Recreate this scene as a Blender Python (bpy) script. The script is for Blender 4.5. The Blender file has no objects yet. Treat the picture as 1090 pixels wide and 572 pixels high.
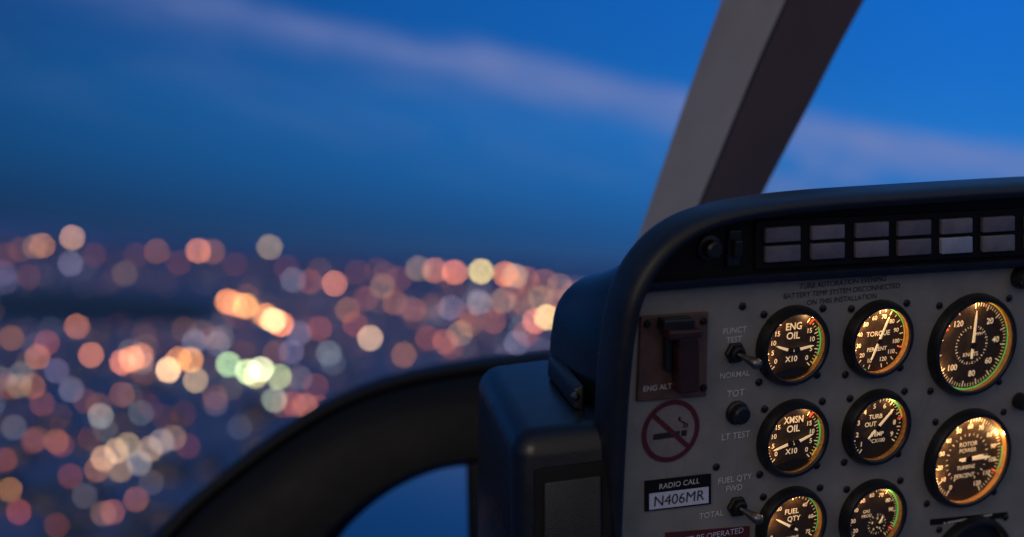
import bpy, math, random
from mathutils import Vector, Matrix
random.seed(7)
rad=math.radians
S=bpy.context.scene
S.view_settings.view_transform='Standard'; S.view_settings.look='None'; S.view_settings.exposure=0
COL=S.collection
FP=50/36*1090
ALT=150.0
# ------------------------------------------------------------------ camera
cd=bpy.data.cameras.new('camera'); cam=bpy.data.objects.new('camera',cd); COL.objects.link(cam)
cd.lens=50; cd.sensor_width=36; cd.clip_start=0.05; cd.clip_end=300000
PITCH=-math.atan(8/FP); ROLL=math.atan(0.075)
CM=Matrix.Translation((0,0,ALT))@Matrix.Rotation(rad(90)+PITCH,4,'X')@Matrix.Rotation(ROLL,4,'Z')
cam.matrix_world=CM; S.camera=cam
cd.dof.use_dof=True; cd.dof.focus_distance=1.0; cd.dof.aperture_fstop=2.8
def camv(px,py,Z): return Vector(((px-545)/FP*Z,-(py-286)/FP*Z,-Z))
# panel frame (camera space)
X=Vector((.913,.073,-.40)).normalized(); Y=Vector((.029,.97,.243)); Y=(Y-X*Y.dot(X)).normalized(); N=X.cross(Y)
O=camv(860,420,1.0)
PMc=Matrix(((X.x,Y.x,N.x,O.x),(X.y,Y.y,N.y,O.y),(X.z,Y.z,N.z,O.z),(0,0,0,1)))
PMi=PMc.inverted(); PW=CM@PMc
def L(px,py,off=0.0):
    d=camv(px,py,1.0); t=(O+N*off).dot(N)/d.dot(N); return PMi@(d*t)
def L3(px,py,Z): return PMi@camv(px,py,Z)

# ------------------------------------------------------------------ materials
def mat(name,col,rough=.5,metal=0,emis=None,es=0,bump=0,bscale=200,var=0,spec=.5,vscale=20):
    m=bpy.data.materials.new(name); m.use_nodes=True; nt=m.node_tree; b=nt.nodes['Principled BSDF']
    b.inputs['Base Color'].default_value=(*col,1); b.inputs['Roughness'].default_value=rough; b.inputs['Metallic'].default_value=metal
    b.inputs['Specular IOR Level'].default_value=spec
    if emis: b.inputs['Emission Color'].default_value=(*emis,1); b.inputs['Emission Strength'].default_value=es
    tc=nt.nodes.new('ShaderNodeTexCoord')
    if bump:
        n=nt.nodes.new('ShaderNodeTexNoise'); n.inputs['Scale'].default_value=bscale; n.inputs['Detail'].default_value=4
        bp=nt.nodes.new('ShaderNodeBump'); bp.inputs['Strength'].default_value=bump; bp.inputs['Distance'].default_value=.0015
        nt.links.new(tc.outputs['Object'],n.inputs['Vector']); nt.links.new(n.outputs['Fac'],bp.inputs['Height']); nt.links.new(bp.outputs['Normal'],b.inputs['Normal'])
    if var:
        n=nt.nodes.new('ShaderNodeTexNoise'); n.inputs['Scale'].default_value=vscale; n.inputs['Detail'].default_value=8; n.inputs['Roughness'].default_value=.65
        r=nt.nodes.new('ShaderNodeValToRGB'); r.color_ramp.elements[0].position=.3; r.color_ramp.elements[1].position=.7
        r.color_ramp.elements[0].color=(*[c*(1-var) for c in col],1); r.color_ramp.elements[1].color=(*[c*(1+var) for c in col],1)
        nt.links.new(tc.outputs['Object'],n.inputs['Vector']); nt.links.new(n.outputs['Fac'],r.inputs['Fac']); nt.links.new(r.outputs['Color'],b.inputs['Base Color'])
        r2=nt.nodes.new('ShaderNodeMapRange'); r2.inputs[3].default_value=max(.05,rough-.12); r2.inputs[4].default_value=min(1,rough+.15)
        nt.links.new(n.outputs['Fac'],r2.inputs[0]); nt.links.new(r2.outputs[0],b.inputs['Roughness'])
    return m
M_panel=mat('panel_paint',(.235,.222,.195),.5,bump=.22,bscale=700,var=.16,vscale=35)
M_black=mat('black_leather',(.008,.010,.014),.38,bump=.22,bscale=900,var=.3,vscale=60)
M_housing=mat('dark_housing_plastic',(.005,.008,.014),.27,bump=.08,bscale=700,var=.25,vscale=30,spec=.5)
M_frame=mat('frame_black_trim',(.003,.003,.005),.5,bump=.5,bscale=60,var=.3,vscale=15,spec=.22)
M_matte=mat('matte_black',(.006,.006,.007),.7,bump=.15,bscale=600,spec=.2)
M_bezel=mat('bezel_black',(.010,.010,.010),.35,var=.3,vscale=150)
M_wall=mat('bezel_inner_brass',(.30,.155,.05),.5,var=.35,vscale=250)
M_dial=mat('dial_black',(.026,.018,.011),.5,var=.4,vscale=200)  # lamp glow partly put into this warm, lifted base colour
M_shutter=mat('dial_shutter_black',(.006,.006,.006),.5,var=.2,vscale=200)
M_mark=mat('dial_mark_white',(.7,.58,.40),.6,emis=(1,.68,.36),es=.5,var=.05)  # lamp light on marks and needles put in as emission, coloured marks too
M_green=mat('dial_mark_green',(.10,.45,.10),.6,emis=(.16,.85,.14),es=.36,var=.05)
M_yel=mat('dial_mark_yellow',(.7,.45,.05),.6,emis=(1,.6,.05),es=.35,var=.05)
M_red=mat('dial_mark_red',(.6,.05,.02),.6,emis=(1,.08,.03),es=.5,var=.05)
M_txt=mat('panel_lettering',(.66,.64,.60),.6,var=.15,vscale=300)
M_dtxt=mat('dark_lettering',(.03,.03,.03),.6,var=.2,vscale=300)
M_screw=mat('screw_black',(.015,.014,.013),.35,metal=.3,var=.3,vscale=300)
M_steel=mat('worn_steel',(.20,.19,.185),.38,metal=1,var=.25,vscale=300)
M_brown=mat('guard_plate_paint',(.105,.054,.038),.55,bump=.2,bscale=400,var=.35,vscale=60)
M_redg=mat('guard_brown_red',(.034,.011,.008),.38,var=.25,vscale=80)
M_white=mat('placard_white',(.60,.62,.70),.5,var=.08,vscale=120)
M_signred=mat('sticker_red',(.090,.010,.014),.5,var=.2,vscale=120)
M_signbg=mat('sticker_film',(.215,.190,.170),.4,var=.15,vscale=90)
M_ink=mat('sticker_dark_ink',(.022,.012,.012),.5,var=.2,vscale=200)
M_lens=mat('warning_lens_grey',(.13,.115,.145),.45,var=.25,vscale=90)
M_lensb=mat('warning_lens_dusk',(.17,.155,.185),.45,var=.25,vscale=90)
M_lens2=mat('warning_lens_pale',(.29,.32,.42),.4,var=.15,vscale=100)
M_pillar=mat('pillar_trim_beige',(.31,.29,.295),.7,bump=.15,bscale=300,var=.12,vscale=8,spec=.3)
M_pillar_shade=mat('pillar_trim_shade',(.13,.085,.075),.75,bump=.15,bscale=300,var=.14,vscale=8,spec=.3)  # shade of the right facet put into a darker, browner trim colour
M_seam=mat('pillar_seam',(.05,.04,.04),.7,var=.2,vscale=30,spec=.3)

# ------------------------------------------------------------------ mesh builder
_tc={}
def textmesh(s,off=0.0):
    if (s,off) in _tc: return _tc[(s,off)]
    cu=bpy.data.curves.new('t','FONT'); cu.body=s; cu.align_x='CENTER'; cu.align_y='CENTER'; cu.resolution_u=3; cu.offset=off
    ob=bpy.data.objects.new('t',cu); COL.objects.link(ob)
    bpy.context.view_layer.update()
    me=bpy.data.meshes.new_from_object(ob.evaluated_get(bpy.context.evaluated_depsgraph_get()))
    d=([v.co.copy() for v in me.vertices],[tuple(p.vertices) for p in me.polygons])
    bpy.data.objects.remove(ob); bpy.data.curves.remove(cu); bpy.data.meshes.remove(me)
    _tc[(s,off)]=d; return d
class MB:
    def __init__(s): s.v=[]; s.f=[]; s.m=[]
    def poly(s,pts,mi=0):
        b=len(s.v); s.v+= [Vector(p) for p in pts]; s.f.append(tuple(range(b,b+len(pts)))); s.m.append(mi)
    def grid(s,rows,mi=0,closeu=False,closev=False):
        b=len(s.v); n=len(rows[0])
        for r in rows: s.v+=[Vector(p) for p in r]
        R=len(rows)
        for i in range(R if closev else R-1):
            for j in range(n if closeu else n-1):
                a=b+i*n+j; c=b+i*n+(j+1)%n; d=b+((i+1)%R)*n+(j+1)%n; e=b+((i+1)%R)*n+j
                s.f.append((a,c,d,e)); s.m.append(mi(i) if callable(mi) else mi)
    def lathe(s,prof,n=48,c=(0,0,0),mi=0,cap=False,rot=None):
        rows=[]
        for r,z in prof:
            row=[]
            for k in range(n):
                a=2*math.pi*k/n; p=Vector((r*math.cos(a),r*math.sin(a),z))
                if rot: p=rot@p
                row.append(p+Vector(c))
            rows.append(row)
        s.grid(rows,mi,closeu=True)
    def disc(s,r,z,n=48,mi=0,c=(0,0)):
        s.poly([(c[0]+r*math.cos(2*math.pi*k/n),c[1]+r*math.sin(2*math.pi*k/n),z) for k in range(n)],mi)
    def arc(s,r0,r1,a0,a1,z,mi=0,c=(0,0),step=4):
        n=max(2,int(abs(a1-a0)/step)+1); A=[rad(a0+(a1-a0)*k/(n-1)) for k in range(n)]
        s.grid([[(c[0]+r1*math.sin(a),c[1]+r1*math.cos(a),z) for a in A],[(c[0]+r0*math.sin(a),c[1]+r0*math.cos(a),z) for a in A]][::-1],mi)
    def tick(s,r0,r1,a,w,z,mi=0,c=(0,0)):
        a=rad(a); d=Vector((math.sin(a),math.cos(a))); n=Vector((d.y,-d.x))*w/2; c=Vector(c)
        P=[c+d*r0-n,c+d*r0+n,c+d*r1+n,c+d*r1-n]; s.poly([(p.x,p.y,z) for p in P],mi)
    def text(s,t,size,x,y,z,mi=0,rot=0,sx=1,off=0.0):
        vs,fs=textmesh(t,off); b=len(s.v); c,sn=math.cos(rot),math.sin(rot)
        for v in vs:
            px=v.x*size*sx; py=v.y*size; s.v.append(Vector((x+px*c-py*sn,y+px*sn+py*c,z)))
        for f in fs: s.f.append(tuple(b+i for i in f)); s.m.append(mi)
    def box(s,x0,x1,y0,y1,z0,z1,mi=0):
        a=[(x0,y0),(x1,y0),(x1,y1),(x0,y1)]; s.prism(a,z0,z1,mi)
    def prism(s,a,z0,z1,mi=0):
        b=len(s.v); n=len(a); s.v+=[Vector((p[0],p[1],z0)) for p in a]+[Vector((p[0],p[1],z1)) for p in a]
        s.f.append(tuple(reversed(range(b,b+n)))); s.m.append(mi); s.f.append(tuple(range(b+n,b+2*n))); s.m.append(mi)
        for i in range(n): j=(i+1)%n; s.f.append((b+i,b+j,b+n+j,b+n+i)); s.m.append(mi)
    def mesh(s,name,mats,smooth=0):
        me=bpy.data.meshes.new(name); me.from_pydata(s.v,[],s.f); 
        for m in mats: me.materials.append(m)
        for p,mi in zip(me.polygons,s.m): p.material_index=mi
        me.update()
        if smooth: me.shade_smooth(); me.set_sharp_from_angle(angle=rad(smooth))
        return me
    def obj(s,name,mats,parent=None,smooth=0,loc=None,bevel=0,merge=False,mw=None,seg=3):
        me=s.mesh(name,mats,0 if (bevel or merge) else smooth)
        if merge or bevel:
            import bmesh; bm=bmesh.new(); bm.from_mesh(me); bmesh.ops.remove_doubles(bm,verts=bm.verts,dist=1e-6); bmesh.ops.recalc_face_normals(bm,faces=bm.faces)
            if bevel: bmesh.ops.bevel(bm,geom=[e for e in bm.edges if len(e.link_faces)==2 and e.calc_face_angle(0)>rad(25)],offset=bevel,segments=seg,profile=.5,affect='EDGES')
            bm.to_mesh(me); bm.free()
            if smooth: me.shade_smooth(); me.set_sharp_from_angle(angle=rad(smooth))
        ob=bpy.data.objects.new(name,me); COL.objects.link(ob)
        if parent: ob.parent=parent
        if loc is not None: ob.location=loc
        if mw is not None: ob.matrix_world=mw
        return ob
def empty(name,parent=None,loc=(0,0,0),size=.02):
    e=bpy.data.objects.new(name,None); e.empty_display_size=size; COL.objects.link(e)
    if parent: e.parent=parent
    e.location=loc; return e
def crom(P,n=8):
    P=[Vector(p) for p in P]; out=[]
    for i in range(len(P)-1):
        p0=P[max(i-1,0)];p1=P[i];p2=P[i+1];p3=P[min(i+2,len(P)-1)]
        for k in range(n):
            t=k/n; out.append(.5*((2*p1)+(p2-p0)*t+(2*p0-5*p1+4*p2-p3)*t*t+(3*p1-p0-3*p2+p3)*t**3))
    out.append(P[-1]); return out

# ================================================================== INSTRUMENT PANEL
IP=empty('instrument_panel'); IP.matrix_world=PW
IP['label']='grey helicopter instrument panel with lit round gauges and black hood'; IP['category']='instrument panel'

# face plate (its left margin tucks in under the hood rim)
pts=[L(648,650),L(652,572),L(657,480),L(663,400),L(669,345),L(678,318),L(692,307)]
edge=[(p.x,p.y) for p in pts]+[(L(x,y).x,L(x,y).y) for x,y in [(800,300),(950,291),(1090,283),(1180,277),(1180,650)]]
mb=MB(); mb.prism(edge[::-1],-.004,0); mb.obj('panel_face',[M_panel],IP,merge=True)
up=[(662,322),(668,300),(688,274),(712,252),(745,232),(800,220),(950,206),(1180,193),(1180,277),(1090,283),(950,291),(800,300),(700,308)]
mb=MB(); mb.prism([(L(x,y,.001).x,L(x,y,.001).y) for x,y in up][::-1],-.006,.0015); mb.obj('annunciator_backing',[M_matte],IP,merge=True)
bar=[L(x,y,.006) for x,y in [(688,306),(800,297),(950,288),(1090,280),(1180,274)]]
rows=[]
hw=.0032
for p in bar: rows.append([(p.x,p.y-hw,.000),(p.x,p.y-hw,.007),(p.x,p.y-hw*.4,.009),(p.x,p.y+hw,.009),(p.x,p.y+hw,.0)])
mb=MB(); mb.grid(rows); mb.obj('hood_ledge',[M_black],IP,smooth=50)

# rim / glareshield lip: swept section
RZ=.016
path=[L(x,y,RZ) for x,y in [(654,690),(657,572),(661,480),(666,405),(672,355),(681,318),(698,286),(724,258),(758,239),(806,227),(870,219),(950,213),(1090,204),(1200,198)]]
pp=crom([(p.x,p.y,0) for p in path],8)
sec=[(-.0056,-.016),(-.0056,.008),(-.0048,.014),(-.0025,.0168),(.001,.0172),(.0040,.0150),(.0056,.010),(.0058,.002),(.0050,-.012),(.002,-.020)]
rows=[]
for i,p in enumerate(pp):
    t=(pp[min(i+1,len(pp)-1)]-pp[max(i-1,0)]).normalized(); n=Vector((-t.y,t.x,0))
    rows.append([p+n*o+Vector((0,0,z)) for o,z in sec])
mb=MB(); mb.grid(rows); mb.obj('glareshield_rim',[M_black],IP,smooth=50,merge=True)

# warning lights
cols=[(815,852,243,259,263,280),(864,899,241,256,260,277),(911,946,238,254,258,275),(956,991,236,252,256,273),(1002,1035,234,250,254,271),(1046,1080,232,248,252,269),(1092,1124,230,246,250,267)]
fr=[L(x,y,.006) for x,y in [(806,236),(1180,218),(1180,268),(806,288)]]
mb=MB(); mb.prism([(p.x,p.y) for p in fr][::-1],.001,.0045); mb.obj('warning_light_frame',[M_matte],IP,merge=True,bevel=.001)
for ci,(x0,x1,a,b,c,d) in enumerate(cols):
    for ri,(y0,y1) in enumerate(((a,b),(c,d))):
        s=-.062
        q=[L(x,y,.007) for x,y in [(x0,y1),(x1,y1+s*(x1-x0)),(x1,y0+s*(x1-x0)),(x0,y0)]]
        mb=MB(); mb.prism([(p.x,p.y) for p in q],.004,.0078,0)
        mb.obj('warning_light',[M_lens2 if (ri==1 and ci==4) else (M_lensb if (ci+ri*2)%3==1 else M_lens)],IP,bevel=.0009,smooth=60)
p=L(757,265,.006)
mb=MB(); mb.lathe([(.0085,0),(.0085,.003),(.006,.0035),(.006,.010),(.0045,.0115),(0.0001,.0115)],32); mb.obj('dimmer_knob',[M_bezel],IP,smooth=35,loc=(p.x,p.y,.001))
p=L(785,265,.008); mb=MB(); mb.box(-.005,.005,-.013,.012,0,.004); mb.box(-.003,.003,-.006,.006,.004,.009); mb.obj('hood_latch',[M_bezel],IP,loc=(p.x,p.y,.001),bevel=.0012)

# ---- gauges
def gauge(name,label,px,py,R,build,needles,lights=((130,1.0),(60,.7)),power=.012,shutter=False):
    p=L(px,py,.006)
    g=empty(name,IP,(p.x,p.y,0)); g['label']=label
    RD=R-.0046; H=.0085
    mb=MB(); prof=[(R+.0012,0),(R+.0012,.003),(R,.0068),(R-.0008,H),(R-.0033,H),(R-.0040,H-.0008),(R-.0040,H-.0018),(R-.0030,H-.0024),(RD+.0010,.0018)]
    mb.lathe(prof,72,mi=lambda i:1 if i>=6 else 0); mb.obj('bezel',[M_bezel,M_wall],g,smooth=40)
    mb=MB(); mb.disc(RD+.0014,.0016,64); mb.obj('dial',[M_dial if lights else M_shutter],g)
    if build:
        mb=MB(); build(mb,RD); mb.obj('scale_marking',[M_mark,M_green,M_yel,M_red],g)
    if shutter:
        pts=[(RD*.99*math.sin(rad(a)),RD*.99*math.cos(rad(a))) for a in range(140,221,5)]+[(-RD*.38,-RD*.72),(0,-RD*.64),(RD*.38,-RD*.72)]
        mb=MB(); mb.prism(pts[::-1],.0022,.0040); mb.obj('dial_shutter',[M_shutter],g)
    for (cx,cy,a,ln,w,st,tail) in needles:
        mb=MB(); a=rad(a); d=Vector((math.sin(a),math.cos(a),0)); n=Vector((d.y,-d.x,0)); c=Vector((cx*RD,cy*RD,0))
        P=[c-d*tail*RD-n*w*.6*RD,c-d*tail*RD+n*w*.6*RD,c+n*w*RD,c+d*ln*.8*RD+n*w*.7*RD,c+d*ln*RD,c+d*ln*.8*RD-n*w*.7*RD,c-n*w*RD]
        mb.prism([(q.x,q.y) for q in P][::-1],.0036,.0041,0)
        mb.lathe([(w*2.2*RD,.0030),(w*2.2*RD,.0048),(.0001,.0048)],20,c=c,mi=1)
        mb.obj('needle',[M_mark if st==0 else M_bezel,M_bezel],g)
    for an,k in lights:
        ld=bpy.data.lights.new('gauge_lamp','POINT'); ld.energy=power*k; ld.color=(1,.55,.22); ld.shadow_soft_size=.0008
        lo=bpy.data.objects.new('gauge_lamp',ld); COL.objects.link(lo); lo.parent=g
        r=R-.0046; lo.location=(r*math.cos(rad(an)),r*math.sin(rad(an)),H-.0030)
    return g
Z=.0021
def scale(mb,RD,a0,a1,maj,minor,r1=.97,lm=.14,ls=.08,w=.030,mi=0,c=(0,0),k=1):
    n=maj*minor
    for i in range(n+1):
        a=a0+(a1-a0)*i/n; big=(i%minor==0)
        mb.tick((r1-(lm if big else ls))*RD,r1*RD,a,(w if big else w*.6)*RD,Z,mi,c)
def nums(mb,RD,a0,a1,labels,r=.70,size=.24,c=(0,0)):
    for i,t in enumerate(labels):
        if not t: continue
        a=rad(a0+(a1-a0)*i/(len(labels)-1)); mb.text(t,size*RD,c[0]+r*RD*math.sin(a),c[1]+r*RD*math.cos(a),Z,off=.014)
def dual(t1,t2):
    def f(mb,RD):
        scale(mb,RD,225,325,3,5); nums(mb,RD,232,306,['0','5','10','15'],.71,.21)
        scale(mb,RD,35,135,3,5); nums(mb,RD,54,128,['15','10','5','0'],.71,.21)
        mb.text(t1,.31*RD,0,.60*RD,Z,off=.014,sx=.95 if len(t1)<4 else .85); mb.text(t2,.31*RD,0,.31*RD,Z,off=.014); mb.text('X10',.25*RD,0,-.42*RD,Z,off=.014)
        mb.arc(.985*RD,1.04*RD,60,112,Z,1); mb.arc(.985*RD,1.04*RD,114,130,Z,2); mb.arc(.985*RD,1.04*RD,235,262,Z,1)
        mb.tick(.84*RD,1.04*RD,312,.06*RD,Z,3); mb.tick(.84*RD,1.04*RD,42,.06*RD,Z,3)
    return f
def torque(mb,RD):
    scale(mb,RD,195,525,12,2); nums(mb,RD,200,518,['10','20','30','40','50','60','70','80','90','100','110','120'],.72,.19)
    mb.text('TORQUE',.22*RD,0,.18*RD,Z+.00003,off=.014); mb.text('PERCENT',.18*RD,.0,-.32*RD,Z+.00003,off=.012)
    mb.arc(1.0*RD,1.035*RD,200,430,Z,1); mb.arc(1.0*RD,1.035*RD,430,470,Z,2); mb.tick(.85*RD,1.04*RD,470,.06*RD,Z,3)
def airspeed(mb,RD):
    scale(mb,RD,0,330,14,5,w=.02)
    for t,a in(('20',42),('40',85),('60',128),('80',172),('100',225),('120',320)):
        mb.text(t,.19*RD,.68*RD*math.sin(rad(a)),.68*RD*math.cos(rad(a)),Z,off=.012)
    scale(mb,RD,10,350,17,2,r1=.45,lm=.06,ls=.04,w=.018)
    mb.text('KNOTS',.13*RD,0,-.22*RD,Z); mb.text('MPH',.10*RD,.18*RD,.24*RD,Z)
    mb.arc(1.0*RD,1.04*RD,70,290,Z,1); mb.arc(1.0*RD,1.04*RD,20,70,Z,2); mb.tick(.82*RD,1.04*RD,300,.05*RD,Z,3)
def tot(mb,RD):
    scale(mb,RD,215,485,9,4); nums(mb,RD,225,475,['1','2','3','4','5','6','7','8','9'],.72,.22)
    mb.text('TURB',.21*RD,-.05*RD,.36*RD,Z,off=.012); mb.text('OUT',.21*RD,-.22*RD,.12*RD,Z,off=.012); mb.text('TEMP',.20*RD,.08*RD,-.24*RD,Z,off=.012); mb.text('°CX100',.18*RD,.1*RD,-.46*RD,Z)
    mb.arc(.98*RD,1.04*RD,270,420,Z,1); mb.arc(.98*RD,1.04*RD,420,436,Z,2); mb.tick(.84*RD,1.05*RD,437,.06*RD,Z,3)
def rotor(mb,RD):
    scale(mb,RD,210,510,12,5,w=.02); nums(mb,RD,210,510,['0','10','20','30','40','50','60','70','80','90','100','110','120'],.76,.15)
    scale(mb,RD,210,510,12,2,r1=.60,lm=.07,ls=.05,w=.018)
    mb.text('ROTOR',.15*RD,0,.34*RD,Z); mb.text('POWER',.14*RD,0,.19*RD,Z); mb.text('TURBINE',.13*RD,0,-.22*RD,Z); mb.text('PERCENT',.14*RD,-.02*RD,-.42*RD,Z)
    mb.arc(1.0*RD,1.04*RD,440,475,Z,1); mb.tick(.84*RD,1.04*RD,476,.05*RD,Z,3)
def fuelq(mb,RD):
    scale(mb,RD,240,480,6,5); nums(mb,RD,244,476,['0','','20','','40','60','75'],.76,.18)
    mb.text('FUEL',.24*RD,0.0*RD,.44*RD,Z,off=.012); mb.text('QTY',.24*RD,0.1*RD,.19*RD,Z,off=.012); mb.text('GALLONS',.15*RD,0,-.45*RD,Z)
    mb.tick(.84*RD,1.05*RD,240,.06*RD,Z,3); mb.arc(1.0*RD,1.03*RD,250,470,Z,1)
def gasp(mb,RD):
    scale(mb,RD,230,500,10,5,w=.022); nums(mb,RD,236,440,['20','30','40','50','60','70','80','90'],.74,.19)
    mb.arc(.98*RD,1.04*RD,330,480,Z,1); mb.tick(.84*RD,1.05*RD,484,.06*RD,Z,3)
    c=(.22*RD,-.30*RD); scale(mb,RD,0,324,9,2,r1=.36,lm=.08,ls=.05,w=.018,c=c); mb.text('GAS',.15*RD,-.25*RD,.2*RD,Z); mb.text('PROD',.15*RD,-.22*RD,.04*RD,Z)
    nums(mb,RD,0,288,['0','2','4','6','8'],.20,.12,c=c)
r=.0276; RB=.0380
GA=[(847,370),(938,363),(1038,369),(847,469),(936,457),(1033,490),(845,561),(932,552),(1036,602)]
gauge('gauge','round engine oil gauge with two white needles',*GA[0],r,dual('ENG','OIL'),[(-.12,-.12,290,.55,.045,0,.12),(.12,-.12,82,.62,.045,0,.12)],power=.009,shutter=True,lights=((130,.8),(60,.6),(200,.8)))
gauge('gauge','round torque gauge glowing gold along its rim',*GA[1],r,torque,[(0,-.05,22,.82,.04,0,.6)],lights=((140,1.3),(80,1.3),(190,.8)),power=.022)
gauge('gauge','large round airspeed gauge with upright needle',*GA[2],RB,airspeed,[(0,0,0,.80,.035,0,.3)],lights=((150,1),(90,1),(210,.8)),power=.020)
gauge('gauge','round transmission oil gauge with two white needles',*GA[3],r,dual('XMSN','OIL'),[(-.12,-.12,255,.62,.045,0,.12),(.12,-.12,70,.62,.045,0,.12)],power=.009,shutter=True,lights=((130,.8),(60,.6),(200,.8)))
gauge('gauge','round turbine temperature gauge with green arc',*GA[4],r,tot,[(0,0,45,.80,.045,0,.45)],power=.008)
gauge('gauge','large round rotor and turbine gauge lit gold',*GA[5],RB,rotor,[(0,0,92,.66,.04,0,.25),(0,0,84,.45,.035,0,.2)],lights=((150,1),(80,1),(115,.8),(200,1),(30,.5)),power=.038)
gauge('gauge','round fuel quantity gauge with amber light',*GA[6],r,fuelq,[(0,-.05,300,.72,.045,0,.25)],lights=((160,1.3),(90,.6)),power=.020)
gauge('gauge','round gas producer gauge with small inner dial',*GA[7],r,gasp,[(.22,-.30,30,.32,.03,0,.1)],power=.008)
gauge('gauge','round gauge with an unlit black face',*GA[8],.0375,None,[],lights=(),power=0)

# screws
mb=MB(); mb.lathe([(.0030,0),(.0030,.0008),(.0023,.0014),(.0001,.0016)],20); mb.box(-.0020,.0020,-.0003,.0003,.0014,.0017,1)
me=mb.mesh('screw',[M_screw,M_matte],40)
def screw(x,y,k=1):
    o=bpy.data.objects.new('screw',me); COL.objects.link(o); o.parent=IP; o.location=(x,y,0.0002); o.rotation_euler=(0,0,random.random()*3); o.scale=(k,k,k)
for i,(gx,gy) in enumerate(GA):
    p=L(gx,gy,.006); R=RB if i in(2,5,8) else r; q=.80*R+.0022
    for sx in(-1,1):
        for sy in(-1,1): screw(p.x+sx*q,p.y+sy*q,.9)
for x,y in [(790,326),(762,497)]:
    p=L(x,y); screw(p.x,p.y,.9)
p=L(1089,296,.004); mb=MB(); mb.lathe([(.0085,0),(.0085,.006),(.0072,.0105),(.0055,.0115),(.0001,.0118)],32); mb.obj('adjusting_knob',[M_bezel],IP,smooth=35,loc=(p.x,p.y,0))
p=L(1088,428,.004); mb=MB(); mb.lathe([(.0065,0),(.0065,.006),(.0055,.0095),(.0001,.0098)],28); mb.obj('adjusting_knob',[M_bezel],IP,smooth=35,loc=(p.x,p.y,0))

def label(t,px,py,h,m=M_txt,name='lettering',sx=1,off=.008):
    p=L(px,py,.0003); mb=MB(); lines=t.split('\n')
    for k,l in enumerate(lines): mb.text(l,h,0,-k*h*1.12,0,sx=sx,off=off)
    return mb.obj(name,[m],IP,loc=(p.x,p.y,.0005))
label('TURB AUTORATION EVENING\nBATTERY TEMP SYSTEM DISCONNECTED\nON THIS INSTALLATION',898,301,.0054,M_dtxt,off=0)
label('FUNCT\nTEST',782,352,.0058); label('NORMAL',782,399,.0058)
label('TOT',783,419,.0070); label('LT TEST',783,464,.0066)
label('FUEL QTY\nFWD',782,510,.0062); label('TOTAL',757,548,.0062)

def toggle(px,py,ang,tilt):
    p=L(px,py,.004); e=empty('toggle_switch',IP,(p.x,p.y,0))
    mb=MB(); mb.lathe([(.0078,0),(.0078,.0022),(.0068,.003),(.0052,.003)],6); mb.lathe([(.0052,.002),(.0052,.0062),(.0044,.0068),(.0030,.0068),(.002,.0055),(.0001,.0055)],28); mb.obj('mounting_nut',[M_screw],e,smooth=35)
    rot=Matrix.Rotation(rad(ang),3,'Z')@Matrix.Rotation(rad(tilt),3,'Y')
    mb=MB(); mb.lathe([(.0020,0),(.0022,.006),(.0034,.011),(.0040,.0145),(.0037,.0168),(.002,.0184),(.0001,.0187)],24,rot=rot); mb.obj('lever',[M_steel],e,smooth=50,loc=(0,0,.0045))
toggle(785,377,-28,28); toggle(787,541,-28,28)
p=L(787,441,.004); mb=MB(); mb.lathe([(.0085,0),(.0085,.002),(.007,.0032),(.0064,.0032),(.0064,.008),(.0052,.0092),(.0001,.0095)],36); mb.obj('push_button',[M_bezel],IP,smooth=35,loc=(p.x,p.y,0))

# guarded switch
def qd(l,off): 
    return [(L(x,y,off).x,L(x,y,off).y) for x,y in l]
G=empty('guarded_switch',IP,L(714,380,0)); g0=Vector(G.location)
def sub(l,off): return [(a-g0.x,b-g0.y) for a,b in qd(l,off)]
mb=MB(); mb.prism(sub([(678,428),(752,422),(754,332),(682,337)],.002),.0,.0025); mb.obj('switch_plate',[M_brown],G,bevel=.001)
mb=MB(); mb.prism(sub([(722,419),(744,417),(743,358),(721,360)],.012),.0025,.014); mb.prism(sub([(711,362),(746,359),(746,350),(711,352)],.015),.004,.018); mb.obj('switch_guard',[M_redg],G,bevel=.0016)
mb=MB(); mb.prism(sub([(704,352),(738,349),(738,338),(706,340)],.010),.0025,.013); mb.prism(sub([(709,396),(717,396),(717,352),(709,352)],.008),.0025,.008); mb.obj('guard_hinge',[M_bezel],G,bevel=.0014)
mb=MB(); mb.text('ENG ALT',.0054,0,0,0); q=L(700,413,.003); mb.obj('lettering',[M_txt],G,loc=(q.x-g0.x,q.y-g0.y,.0029))
for x,y in[(749,342),(749,413),(689,345)]:
    p=L(x,y,.003); mb=MB(); mb.lathe([(.0026,0),(.0026,.001),(.002,.0018),(.0001,.002)],18); mb.obj('plate_screw',[M_screw],G,smooth=40,loc=(p.x-g0.x,p.y-g0.y,.0026))

# no smoking sticker
p=L(714,459,.0005); R=.0222
mb=MB(); mb.disc(R*.98,0,56,0); mb.arc(R*.84,R,0,360,.0002,1)
mb.poly([(-.0135,-.0048,.0002),(.0070,-.0048,.0002),(.0070,-.0006,.0002),(-.0135,-.0006,.0002)],2)
mb.poly([(.0082,-.0048,.0002),(.0125,-.0048,.0002),(.0125,-.0006,.0002),(.0082,-.0006,.0002)],2)
for dx in(0,.0035):
    c=crom([(.0095+dx*.6,.0010,0),(.0105+dx*.6,.0035,0),(.0085+dx*.2,.0055,0),(.0060+dx*.2,.0070,0),(.0062,.0095,0)],6)
    mb.grid([[(q.x-.0006,q.y,.0002),(q.x+.0006,q.y,.0002)] for q in c],2)
d=Vector((math.cos(rad(-42)),math.sin(rad(-42)))); n=Vector((-d.y,d.x))
P=[d*-R*.88-n*.0017,d*R*.88-n*.0017,d*R*.88+n*.0017,d*-R*.88+n*.0017]; mb.poly([(q.x,q.y,.0004) for q in P],1)
mb.obj('no_smoking_sticker',[M_signbg,M_signred,M_ink],IP,loc=(p.x,p.y,.0005))

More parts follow.
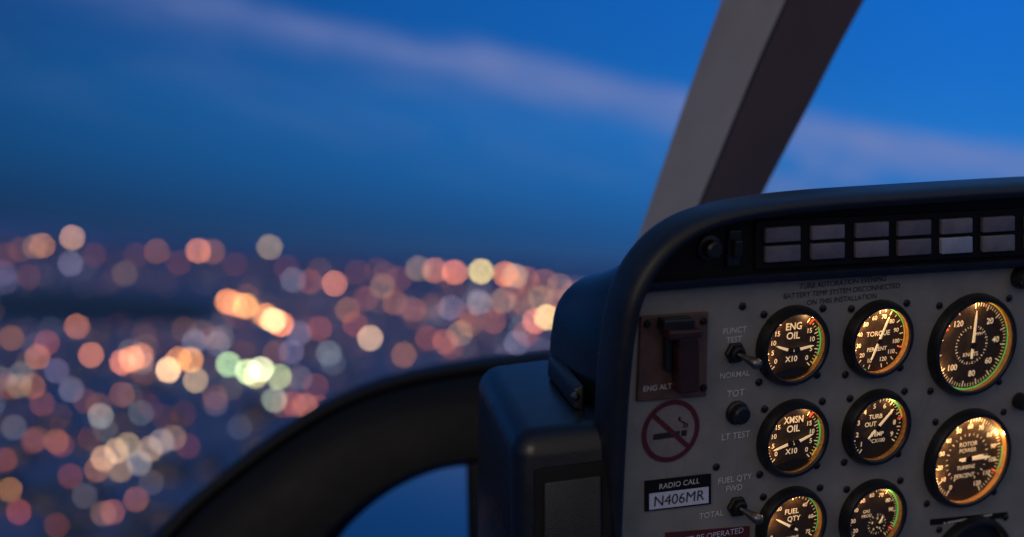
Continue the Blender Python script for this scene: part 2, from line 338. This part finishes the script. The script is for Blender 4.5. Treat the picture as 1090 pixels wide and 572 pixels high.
# registration placard
e=empty('placard',IP,L(720,526,0)); e['label']='black and white radio call placard reading N406MR'; g0=Vector(e.location)
mb=MB(); mb.prism(sub([(686,544),(756,536),(756,504),(686,512)],0),0,.0012); mb.obj('placard_plate',[M_matte],e,merge=True)
mb=MB(); mb.prism(sub([(690,542),(753,534.5),(753,517.5),(690,525)],0),.001,.0016); mb.obj('placard_field',[M_white],e,merge=True)
q=L(721.5,530); mb=MB(); mb.text('N406MR',.0108,0,0,0,sx=1.02,off=0,rot=rad(-1)); mb.obj('lettering',[M_dtxt],e,loc=(q.x-g0.x,q.y-g0.y,.0019))
q=L(722,514.5); mb=MB(); mb.text('RADIO CALL',.0056,0,0,0); mb.obj('lettering',[M_txt],e,loc=(q.x-g0.x,q.y-g0.y,.0015))
e=empty('placard',IP,L(760,572,0)); e['label']='dark red placard with small white warning lettering'; g0=Vector(e.location)
mb=MB(); mb.prism(sub([(708,606),(797,600),(797,560),(708,567)],0),0,.0012); mb.obj('placard_plate',[M_signred],e,merge=True)
mb=MB(); 
for k,t in enumerate(['MUST BE OPERATED','IN COMPLIANCE WITH']): mb.text(t,.0062,0,-k*.009,0)
q=L(754,570); mb.obj('lettering',[M_white],e,loc=(q.x-g0.x,q.y-g0.y,.0014))
e=empty('placard',IP,L(1030,552,0)); e['label']='thin black placard strip under the rotor gauge'; g0=Vector(e.location)
mb=MB(); mb.prism(sub([(990,559),(1072,551),(1072,545),(990,553)],0),0,.0007); mb.obj('placard_plate',[M_matte],e,merge=True)
mb=MB(); xs=-.024
while xs<.022:
    w_=random.uniform(.0012,.0035); mb.box(xs,xs+w_,-.0007,.0007,0,.0002); xs+=w_+random.choice([.0006,.0006,.0018])
q=L(1030,552); mb.obj('lettering',[M_txt],e,loc=(q.x-g0.x,q.y-g0.y,.0009))

# ================================================================== side housing (part of the panel)
front=[(736,250),(708,270),(688,296),(674,328),(664,374),(660,412),(654,480)]
back=[(716,264),(690,272),(648,286),(613,301),(594,324),(587,356),(583,405)]
fr=crom([L3(x,y,.955) for x,y in front],6); bk=crom([L3(x,y,1.07) for x,y in back],6)
ctr=L3(690,380,1.0); rows=[]
for k in range(13):
    t=k/12; row=[]
    for a,b in zip(fr,bk):
        p=a.lerp(b,t); o=(p-ctr); o.normalize(); p=p+o*.006*math.sin(math.pi*t); row.append(p)
    rows.append(row)
e_=rows[-1]
for q,sh in((.02,.004),(.06,.008),(.5,.02)): rows.append([p+(ctr-p)*q+Vector((0,0,-sh)) for p in e_])
mb=MB(); mb.grid(rows); mb.obj('hood_side_shell',[M_housing],IP,smooth=70,merge=True)

def hexa(A,mbx):
    b=len(mbx.v); mbx.v+=A
    for f in[(0,1,2,3),(7,6,5,4),(0,4,5,1),(1,5,6,2),(2,6,7,3),(3,7,4,0)]: mbx.f.append(tuple(b+i for i in f)); mbx.m.append(0)
mb=MB(); hexa([L3(507,388,1.12),L3(596,376,1.12),L3(672,450,.94),L3(546,464,.94),L3(505,680,1.12),L3(592,680,1.12),L3(664,680,.94),L3(548,680,.94)],mb)
mb.obj('side_console',[M_housing],IP,bevel=.016,smooth=60,seg=8)
mb=MB(); hexa([L3(568,500,.940),L3(652,489,.940),L3(652,489,.936),L3(568,500,.936),L3(568,680,.940),L3(652,680,.940),L3(652,680,.936),L3(568,680,.936)],mb)  # dark of the console recess put into two raised black plates
mb.obj('recess_plate',[M_matte],IP,bevel=.0018,smooth=40)
mb=MB(); hexa([L3(579,514,.937),L3(640,506,.937),L3(640,506,.933),L3(579,514,.933),L3(579,680,.937),L3(640,680,.937),L3(640,680,.933),L3(579,680,.933)],mb)
mb.obj('recess_plate',[M_black],IP,bevel=.0015,smooth=40)
mb=MB(); hexa([L3(583,380,1.06),L3(595,378,1.06),L3(622,410,.978),L3(611,414,.978),L3(583,400,1.06),L3(595,400,1.06),L3(622,438,.978),L3(611,436,.978)],mb)
mb.obj('hood_bracket',[M_bezel],IP,bevel=.0015,smooth=40)
mb=MB(); mb.lathe([(.0034,0),(.0030,.002),(.0001,.003)],18); mb.obj('rivet',[M_steel],IP,smooth=50,loc=L3(612,422,.968))

# ================================================================== WINDOW FRAMES (built about the cockpit frame, then placed)
CW=camv
Lp=[(799,-90),(768,0),(742,72),(718,140),(695,207),(671,278),(643,360)]
Sp=[(876,-90),(836,0),(809,60),(783,122),(760,178),(735,238),(700,320)]
Rp=[(966,-90),(920,0),(892,52),(865,105),(838,156),(809,212),(766,300)]
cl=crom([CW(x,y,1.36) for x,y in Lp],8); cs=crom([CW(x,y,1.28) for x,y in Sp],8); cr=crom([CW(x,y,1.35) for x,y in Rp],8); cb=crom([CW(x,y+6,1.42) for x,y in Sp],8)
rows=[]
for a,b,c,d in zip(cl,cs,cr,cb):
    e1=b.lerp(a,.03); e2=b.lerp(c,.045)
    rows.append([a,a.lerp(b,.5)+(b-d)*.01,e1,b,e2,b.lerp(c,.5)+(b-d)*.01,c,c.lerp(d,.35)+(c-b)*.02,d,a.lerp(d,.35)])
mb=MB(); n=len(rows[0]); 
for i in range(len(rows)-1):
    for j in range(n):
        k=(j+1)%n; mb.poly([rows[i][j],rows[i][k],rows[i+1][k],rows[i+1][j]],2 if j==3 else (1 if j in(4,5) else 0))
ob=mb.obj('windshield_pillar',[M_pillar,M_pillar_shade,M_seam],smooth=25,merge=True,mw=CM)
ob['label']='slanted beige, brown-shaded helicopter windshield pillar behind the panel'; ob['category']='window frame'
out=[(60,690),(110,630),(158,576),(197,535),(247,494),(297,457),(347,427),(398,406),(448,393),(520,381),(620,371)]
inn=[(290,690),(325,630),(362,572),(386,546),(413,525),(441,510),(466,501),(486,497),(500,496),(540,494),(620,489)]
co=crom([CW(x,y,1.50) for x,y in out],6); ci=crom([CW(x,y,1.46) for x,y in inn],6)
fw=Vector((0,0,-1))
rows=[]
for a,b in zip(co,ci):
    e=(b-a); rows.append([a+fw*.04,a,a+e*.03-fw*.014,a+e*.09-fw*.016,a+e*.12-fw*.010,a+e*.16-fw*.018,a+e*.5-fw*.030,a+e*.92-fw*.018,b,b+fw*.04])
mb=MB(); mb.grid(rows,closeu=True)
ob=mb.obj('window_frame',[M_frame],smooth=35,merge=True,mw=CM)
ob['label']='curved black lower window frame sweeping down from the panel'; ob['category']='window frame'
A=[CW(496,492,1.46),CW(530,492,1.46),CW(530,492,1.42),CW(498,492,1.42),CW(500,690,1.46),CW(530,690,1.46),CW(530,690,1.42),CW(502,690,1.42)]
mb=MB(); hexa(A,mb); o=mb.obj('frame_upright',[M_frame],bevel=.006,smooth=40); o.parent=ob

# ================================================================== OUTSIDE WORLD
def mkground():
    m=bpy.data.materials.new('city_ground'); m.use_nodes=True; nt=m.node_tree; b=nt.nodes['Principled BSDF']; b.inputs['Roughness'].default_value=.9
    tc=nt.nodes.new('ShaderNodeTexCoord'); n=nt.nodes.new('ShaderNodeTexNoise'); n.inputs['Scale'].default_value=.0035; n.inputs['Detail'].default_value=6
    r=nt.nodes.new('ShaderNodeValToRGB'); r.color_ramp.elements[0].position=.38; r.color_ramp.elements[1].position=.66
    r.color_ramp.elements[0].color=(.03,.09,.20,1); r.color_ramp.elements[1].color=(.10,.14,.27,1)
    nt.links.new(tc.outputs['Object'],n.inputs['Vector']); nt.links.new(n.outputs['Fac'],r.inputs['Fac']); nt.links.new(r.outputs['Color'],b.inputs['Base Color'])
    return m
M_ground=mkground()
mb=MB(); G0=90000; mb.grid([[(-G0+2*G0*i/20,-G0+2*G0*j/20,0) for i in range(21)] for j in range(21)]); o=mb.obj('ground',[M_ground]); o['kind']='structure'
def ray_ground(px,py,maxd=11500,h=0):
    d=(CM.to_3x3()@camv(px,py,1.0)); 
    if d.z<-1e-4:
        t=(ALT-h)/-d.z
        if d.y*t<maxd: return Vector((d.x*t,d.y*t,h)),t
    t=maxd/d.y; return Vector((d.x*t,d.y*t,max(5,ALT+d.z*t))),t
M_water=mat('added_water',(.01,.03,.06),.12,spec=.5); 
nt=M_water.node_tree; b_=nt.nodes['Principled BSDF']; n_=nt.nodes.new('ShaderNodeTexNoise'); n_.inputs['Scale'].default_value=.25; bp_=nt.nodes.new('ShaderNodeBump'); bp_.inputs['Strength'].default_value=.15; bp_.inputs['Distance'].default_value=.3
tc_=nt.nodes.new('ShaderNodeTexCoord'); nt.links.new(tc_.outputs['Object'],n_.inputs['Vector']); nt.links.new(n_.outputs['Fac'],bp_.inputs['Height']); nt.links.new(bp_.outputs['Normal'],b_.inputs['Normal'])
def added_water(l):
    c=crom([ray_ground(x,y,h=.5)[0] for x,y in l]+[ray_ground(*l[0],h=.5)[0]],6)[:-1]
    mb=MB(); mb.poly(c[::-1])
    o=mb.obj('added_water',[M_water],merge=True); o['kind']='structure'
    for p in o.data.polygons:
        if p.normal.z<0: o.data.flip_normals(); break
added_water([(330,500),(380,470),(470,455),(640,460),(820,480),(760,640),(560,700),(340,640),(300,560)])  # lake added for its blue sky reflection beyond the chin window
M_wood=mat('dark_woodland',(.012,.036,.065),.95,bump=.3,bscale=.02,var=.4,vscale=.01)
l=[(-80,318),(20,312),(110,315),(190,322),(232,332),(205,342),(120,343),(40,341),(-80,338)]
c=crom([ray_ground(x,y,h=.6)[0] for x,y in l]+[ray_ground(*l[0],h=.6)[0]],6)[:-1]
mb=MB(); mb.prism([(q.x,q.y) for q in c][::-1],.1,7); o=mb.obj('woodland',[M_wood],merge=True); o['kind']='stuff'; o['label']='dark unlit belt of woodland between the city lights'; o['category']='woodland'
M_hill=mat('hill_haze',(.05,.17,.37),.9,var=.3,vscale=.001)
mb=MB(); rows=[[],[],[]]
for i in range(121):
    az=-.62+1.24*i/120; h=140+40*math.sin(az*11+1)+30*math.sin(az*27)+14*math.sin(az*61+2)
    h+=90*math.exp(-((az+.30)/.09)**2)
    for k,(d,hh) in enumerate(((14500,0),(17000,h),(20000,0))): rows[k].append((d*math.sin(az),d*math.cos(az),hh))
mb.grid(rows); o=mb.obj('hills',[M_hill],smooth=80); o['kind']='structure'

def glow(name,attr=False,k=40):
    m=bpy.data.materials.new(name); m.use_nodes=True; nt=m.node_tree; b=nt.nodes['Principled BSDF']; b.inputs['Base Color'].default_value=(.05,.05,.05,1)
    if attr:
        a=nt.nodes.new('ShaderNodeAttribute'); a.attribute_name='tint'; nt.links.new(a.outputs['Color'],b.inputs['Emission Color']); b.inputs['Emission Strength'].default_value=k
    else:
        a=nt.nodes.new('ShaderNodeObjectInfo'); nt.links.new(a.outputs['Color'],b.inputs['Emission Color'])
        mm=nt.nodes.new('ShaderNodeMath'); mm.operation='MULTIPLY'; mm.inputs[1].default_value=k; nt.links.new(a.outputs['Alpha'],mm.inputs[0]); nt.links.new(mm.outputs[0],b.inputs['Emission Strength'])
    m.cycles.emission_sampling='NONE'
    return m
M_glow=glow('lamp_glow'); M_glows=glow('city_light_glow',True,1.0)
M_pole=mat('pole_grey',(.08,.08,.09),.6,var=.1,vscale=1)
M_conc=mat('building_concrete',(.06,.09,.16),.85,var=.25,vscale=.08)
mb=MB()
prof=[(.001,-.5)]+[(.5*math.cos(t),.5*math.sin(t)) for t in [rad(-70+20*i) for i in range(8)]]+[(.001,.5)]
mb.lathe(prof,14); mb.lathe([(.08,-4),(.05,-.48)],8,mi=1); mb.lathe([(.16,-4.0),(.16,-3.6),(.08,-3.5)],8,mi=1); mb.lathe([(.2,.44),(.12,.6),(.01,.62)],10,mi=1)
ME_lamp=mb.mesh('street_lamp',[M_glow,M_pole],50)
# far lit building: a lit drum-shaped hall with dark roof, ribs and podium
mb=MB(); mb.lathe([(.5,-.4),(.5,.4)],16,mi=0); mb.lathe([(.54,.4),(.54,.46),(.30,.58),(.001,.62)],16,mi=1); mb.lathe([(.62,-1.2),(.60,-.45),(.5,-.4)],16,mi=1)
for k in range(8):
    a=2*math.pi*k/8; mb.box(.5*math.cos(a)-.02,.5*math.cos(a)+.02,.5*math.sin(a)-.02,.5*math.sin(a)+.02,-.4,.4,1)
ME_bld=mb.mesh('lit_building',[M_glow,M_conc])
PAL={'o':(1,.32,.09),'r':(1,.20,.11),'p':(1,.58,.33),'y':(1,.64,.28),'g':(.78,.90,.50),'w':(.85,.80,.75),'b':(.48,.45,.62),'k':(1,.29,.15)}
def slamp(px,py,c,br,sz=5.0):
    h=6
    p,t=ray_ground(px,py,h=h)
    far=t>2600
    o=bpy.data.objects.new('lit_building' if far else 'street_lamp',ME_bld if far else ME_lamp); COL.objects.link(o)
    s=sz/FP*t; o.location=p; o.scale=(s,s,s)
    col=PAL[c]; jit=[min(1,max(0,x*random.uniform(.85,1.15))) for x in col]
    o.color=(*jit,min(1.0,br*(20/(sz/5)**2)/40))
    o['label']=({'o':'orange','r':'red','p':'peach','y':'yellow','g':'pale green','w':'white','b':'dim bluish','k':'reddish orange'}[c])+(' glowing distant building on the city plain' if far else ' glowing street lamp on the dark city ground')
    o['category']='building' if far else 'street lamp'; o['group']='distant lit city buildings' if far else 'city street lamps'
SP=[(77,253,'p',.6),(45,262,'o',.55),(37,263,'p',.3),(75,281,'b',.35),(167,268,'o',.28),(211,267,'k',.75),(226,268,'o',.3),(287,263,'p',.45),(312,298,'b',.35),
(445,286,'p',.35),(463,288,'k',.55),(484,290,'k',.9),(512,289,'y',1.2),(538,292,'o',.8),(548,294,'p',.5),(560,297,'o',.35),(356,302,'k',.75),(330,300,'r',.25),
(242,321,'o',1.2),(250,324,'k',.8),(261,326,'o',1.5),(283,336,'o',1.2),(291,341,'y',1.6),(299,345,'o',1.2),(394,360,'p',.75),(378,345,'r',.25),
(582,338,'y',1.3),(570,342,'k',.9),(600,335,'o',.5),(604,349,'k',.45),(82,348,'k',.65),(40,380,'o',.45),(20,412,'p',.6),(35,411,'o',.3),(50,365,'r',.25),
(97,378,'k',.6),(130,386,'k',.9),(140,382,'o',.9),(150,379,'k',.7),(179,394,'y',1.5),(190,383,'o',.8),(203,383,'o',.9),(207,364,'b',.35),(208,405,'p',.55),
(243,388,'g',.8),(232,366,'b',.3),(264,396,'g',1.2),(278,393,'g',1.2),(272,400,'y',.8),(297,401,'g',.55),(292,426,'w',.45),(76,415,'b',.3),(107,443,'w',.4),
(65,445,'o',.45),(10,522,'o',.7),(9,412,'r',.25),(20,545,'r',.3),(75,507,'r',.2),(96,467,'r',.25),(110,488,'y',.55),(124,480,'p',.5),(136,474,'y',.4),(148,493,'w',.35),(160,478,'p',.45),(172,470,'w',.35),(128,500,'y',.35),(185,466,'p',.25),
(103,500,'o',.3),(120,545,'k',.35),(110,547,'p',.2),(145,532,'k',.35),(60,470,'o',.3),(325,432,'k',.45),(312,430,'r',.4),(300,431,'k',.3),(338,434,'r',.25),(420,322,'o',.3),(407,305,'p',.3),(455,360,'r',.35),(474,364,'k',.35),(430,378,'o',.3),
(350,376,'b',.35),(310,375,'b',.3),(480,328,'b',.4),(510,322,'w',.35),(535,320,'p',.35),(545,305,'r',.3),(525,342,'o',.3),(500,345,'o',.3),(440,330,'r',.25),(390,318,'r',.2),(370,330,'o',.28),(340,350,'r',.25),(318,355,'b',.3),
(556,322,'k',.35),(580,300,'o',.4),(596,305,'p',.35),(610,312,'r',.3),(575,318,'p',.3),(592,322,'k',.4),(515,365,'r',.25),(490,355,'p',.3),(550,365,'b',.3),(560,355,'r',.3),
(6,272,'r',.12),(22,266,'o',.15),(100,272,'r',.1),(145,272,'r',.1),(190,280,'r',.12),(250,282,'r',.1),(305,285,'r',.1),(340,288,'o',.1),(380,290,'r',.12),(410,292,'k',.15),(425,297,'r',.18),
(200,475,'r',.12),(230,430,'b',.15),(195,440,'r',.15),(150,440,'b',.2),(30,295,'r',.12),(12,360,'o',.25),(60,395,'b',.25),(45,430,'r',.2),(130,420,'k',.25),(15,455,'b',.2),(35,470,'r',.15),(5,490,'r',.2),(60,560,'r',.2),(90,528,'b',.15),(255,455,'b',.1)]
for i,(x,y,c,b) in enumerate(SP): slamp(x,y,c,b*(.8 if b<.5 else 1),sz=4.4)
dim='rkkooppbbbw'
cnt=0
while cnt<85:
    x=random.uniform(-10,620); y=random.triangular(270,540,320)
    hy=278+(x-545)*.075
    if y<hy+20: continue
    if 0<x<235 and 302<y<350: continue
    if x>210 and y>430: continue
    if x>380 and y>390: continue
    slamp(x,y,random.choice(dim),random.uniform(.03,.13),4.2); cnt+=1
mb=MB(); cols=[]
for i in range(2300):
    x=random.uniform(-40,680); hy=278+(x-545)*.075
    y=hy+5+abs(random.gauss(0,1))*100
    if y>600: continue
    if -50<x<235 and 306<y<347 and random.random()<.97: continue
    if x>215 and y>430 and random.random()<.75: continue
    if x>300 and y>440: continue
    p,t=ray_ground(x,y,h=4,maxd=13500)
    s=random.uniform(1.3,2.8)/FP*t/2
    b=len(mb.v); c=PAL[random.choice('rrkkkoooppbbbw')]; e=random.uniform(.2,1.5)*min(1,.05+((y-hy)/65)**1.4)*(1.0 if y<hy+120 else .6)  # haze put into the tint: lights dim toward the horizon
    mb.v+=[p+Vector(q)*s for q in((1,0,0),(-1,0,0),(0,1,0),(0,-1,0),(0,0,1),(0,0,-1))]
    for f in((0,2,4),(2,1,4),(1,3,4),(3,0,4),(2,0,5),(1,2,5),(3,1,5),(0,3,5)): mb.f.append(tuple(b+k for k in f)); mb.m.append(0); 
    cols+= [(c[0]*e,c[1]*e,c[2]*e,1)]*6
me=mb.mesh('city_lights',[M_glows]); at=me.color_attributes.new('tint','FLOAT_COLOR','POINT')
for i,c in enumerate(cols): at.data[i].color=c
o=bpy.data.objects.new('city_lights',me); COL.objects.link(o); o['kind']='stuff'; o['label']='countless small red and orange city lights on the plain'; o['category']='city lights'
def bmesh_variant(k):
    mb=MB()
    if k==0: mb.box(-.5,.5,-.3,.3,0,.5); mb.box(-.2,.2,-.15,.15,.5,.58)
    elif k==1: mb.box(-.3,.3,-.3,.3,0,.7); mb.box(-.22,.22,-.22,.22,.7,1.1); mb.box(-.05,.05,-.05,.05,1.1,1.3)
    else:
        mb.box(-.5,.5,-.35,.35,0,.3); mb.poly([(-.5,-.4,.3),(.5,-.4,.3),(.5,0,.5),(-.5,0,.5)]); mb.poly([(.5,.4,.3),(-.5,.4,.3),(-.5,0,.5),(.5,0,.5)])
    yy=-.36 if k==2 else -.31
    for lv in range(3):
        for xx in range(5):
            if k==2 and lv==2: continue
            x0=-.25+xx*.11; z0=.06+lv*.08
            mb.poly([(x0-.03,yy,z0),(x0+.03,yy,z0),(x0+.03,yy,z0+.05),(x0-.03,yy,z0+.05)],1)
    return mb
M_win=mat('lit_window',(.1,.08,.05),.4,emis=(1,.45,.18),es=.35,var=.1,vscale=.5)
BM=[bmesh_variant(k).mesh('building',[M_conc,M_win]) for k in range(3)]
M_win.cycles.emission_sampling='NONE'
nb=0
while nb<70:
    x=random.uniform(-20,600); y=random.uniform(350,590)
    if x>290 and y>422: continue
    nb+=1
    p,t=ray_ground(x,y,h=0); k=random.randrange(3)
    o=bpy.data.objects.new('building',BM[k]); COL.objects.link(o); o.location=p; s=random.uniform(14,28); o.scale=(s,s,s*random.uniform(.4,.8)); o.rotation_euler=(0,0,random.uniform(-.5,.5))
    o['label']=['long low concrete block with few lit windows','stepped concrete tower with few lit windows','gabled hall with few lit windows'][k]; o['category']='building'; o['group']='unlit buildings of the city plain'

# ================================================================== WORLD
w=bpy.data.worlds.new('World'); S.world=w; w.use_nodes=True; nt=w.node_tree; nd=nt.nodes; lk=nt.links; bg=nd['Background']
def M(op,a,b=None,c=None):
    n=nd.new('ShaderNodeMath'); n.operation=op
    for i,v in enumerate((a,b,c)):
        if v is None: continue
        if isinstance(v,(int,float)): n.inputs[i].default_value=v
        else: lk.new(v,n.inputs[i])
    return n.outputs[0]
def MR(v,a,b,c,d,sm=True):
    n=nd.new('ShaderNodeMapRange'); n.interpolation_type='SMOOTHSTEP' if sm else 'LINEAR'; lk.new(v,n.inputs[0])
    for i,q in enumerate((a,b,c,d)): n.inputs[1+i].default_value=q
    return n.outputs[0]
tc=nd.new('ShaderNodeTexCoord'); sp=nd.new('ShaderNodeSeparateXYZ'); lk.new(tc.outputs['Generated'],sp.inputs[0])
x,y,z=sp.outputs; az=M('ARCTAN2',x,y)
rp=nd.new('ShaderNodeValToRGB'); lk.new(MR(z,-.05,.60,0,1,False),rp.inputs[0])
cr=rp.color_ramp; K=[(-.05,(.010,.040,.11)),(0,(.022,.066,.18)),(.02,(.012,.076,.235)),(.055,(.009,.112,.36)),(.095,(.010,.134,.44)),(.15,(.005,.110,.43)),(.21,(.003,.100,.43)),(.35,(.02,.10,.34)),(.60,(.05,.14,.36))]
for i,(e,c) in enumerate(K):
    pos=(e+.05)/.65
    if i==0: el=cr.elements[0]
    elif i==1: el=cr.elements[1]
    else: el=cr.elements.new(pos)
    el.position=pos; el.color=(*c,1)
azf=MR(az,-.42,.30,.48,1.32,False)
v1=nd.new('ShaderNodeVectorMath'); v1.operation='SCALE'; lk.new(rp.outputs[0],v1.inputs[0]); lk.new(azf,v1.inputs['Scale'])
def noise(sx,sy,sc,seed,det=7,dist=.4):
    cmb=nd.new('ShaderNodeCombineXYZ'); lk.new(M('MULTIPLY',az,sx),cmb.inputs[0]); lk.new(M('MULTIPLY',d,sy),cmb.inputs[1]); cmb.inputs[2].default_value=seed
    nz=nd.new('ShaderNodeTexNoise'); nz.inputs['Scale'].default_value=sc; nz.inputs['Detail'].default_value=det; nz.inputs['Roughness'].default_value=.58; nz.inputs['Distortion'].default_value=dist; lk.new(cmb.outputs[0],nz.inputs['Vector']); return nz.outputs['Fac']
d=M('ADD',z,M('MULTIPLY',az,.12))
nf=noise(6,30,1.3,0); nf2=noise(14,46,1.6,4.2,8,.8)
d2=M('ADD',d,M('MULTIPLY',M('SUBTRACT',nf,.5),.032))
upf=MR(d2,.128,.147,1,0); lof=MR(d2,.090,.136,0,1)
band=M('MULTIPLY',M('MULTIPLY',upf,M('POWER',lof,1.8)),MR(nf2,.30,.66,.50,1))
band=M('MULTIPLY',band,MR(az,-.40,.1,.5,1.0))
low=M('MULTIPLY',M('MULTIPLY',MR(d2,.098,.130,1,0),MR(d2,.055,.10,0,1)),M('MULTIPLY',MR(az,.05,.22,0,1),MR(nf2,.42,.68,0,1)))
haze=M('MULTIPLY',M('MULTIPLY',MR(d2,.03,.08,0,1),MR(d2,.08,.13,1,0)),M('MULTIPLY',MR(nf,.40,.66,0,1),.10))
fac=M('MINIMUM',M('ADD',M('ADD',M('MULTIPLY',band,.92),M('MULTIPLY',low,.6)),haze),.92)
mx=nd.new('ShaderNodeMix'); mx.data_type='RGBA'; lk.new(fac,mx.inputs[0]); lk.new(v1.outputs[0],mx.inputs[6]); mx.inputs[7].default_value=(.17,.22,.46,1)
bk_=MR(y,.1,-.8,0,1)
mx2=nd.new('ShaderNodeMix'); mx2.data_type='RGBA'; lk.new(bk_,mx2.inputs[0]); lk.new(mx.outputs[2],mx2.inputs[6]); mx2.inputs[7].default_value=(.33,.29,.26,1)
sky=nd.new('ShaderNodeTexSky'); sky.sky_type='NISHITA'; sky.sun_disc=False; sky.sun_elevation=rad(1); sky.sun_rotation=rad(205)
sc=nd.new('ShaderNodeVectorMath'); sc.operation='SCALE'; lk.new(sky.outputs[0],sc.inputs[0]); sc.inputs['Scale'].default_value=.002
ad=nd.new('ShaderNodeVectorMath'); ad.operation='ADD'; lk.new(mx2.outputs[2],ad.inputs[0]); lk.new(sc.outputs[0],ad.inputs[1])
lk.new(ad.outputs[0],bg.inputs[0]); bg.inputs[1].default_value=1.0
sl=bpy.data.lights.new('sun','SUN'); sl.energy=.26; sl.angle=rad(25); sl.color=(1,.86,.72); so=bpy.data.objects.new('sun',sl); COL.objects.link(so)
dirv=Vector((.55,.75,-.36)); so.rotation_euler=dirv.to_track_quat('-Z','Y').to_euler()
so.location=(0,-5,160)
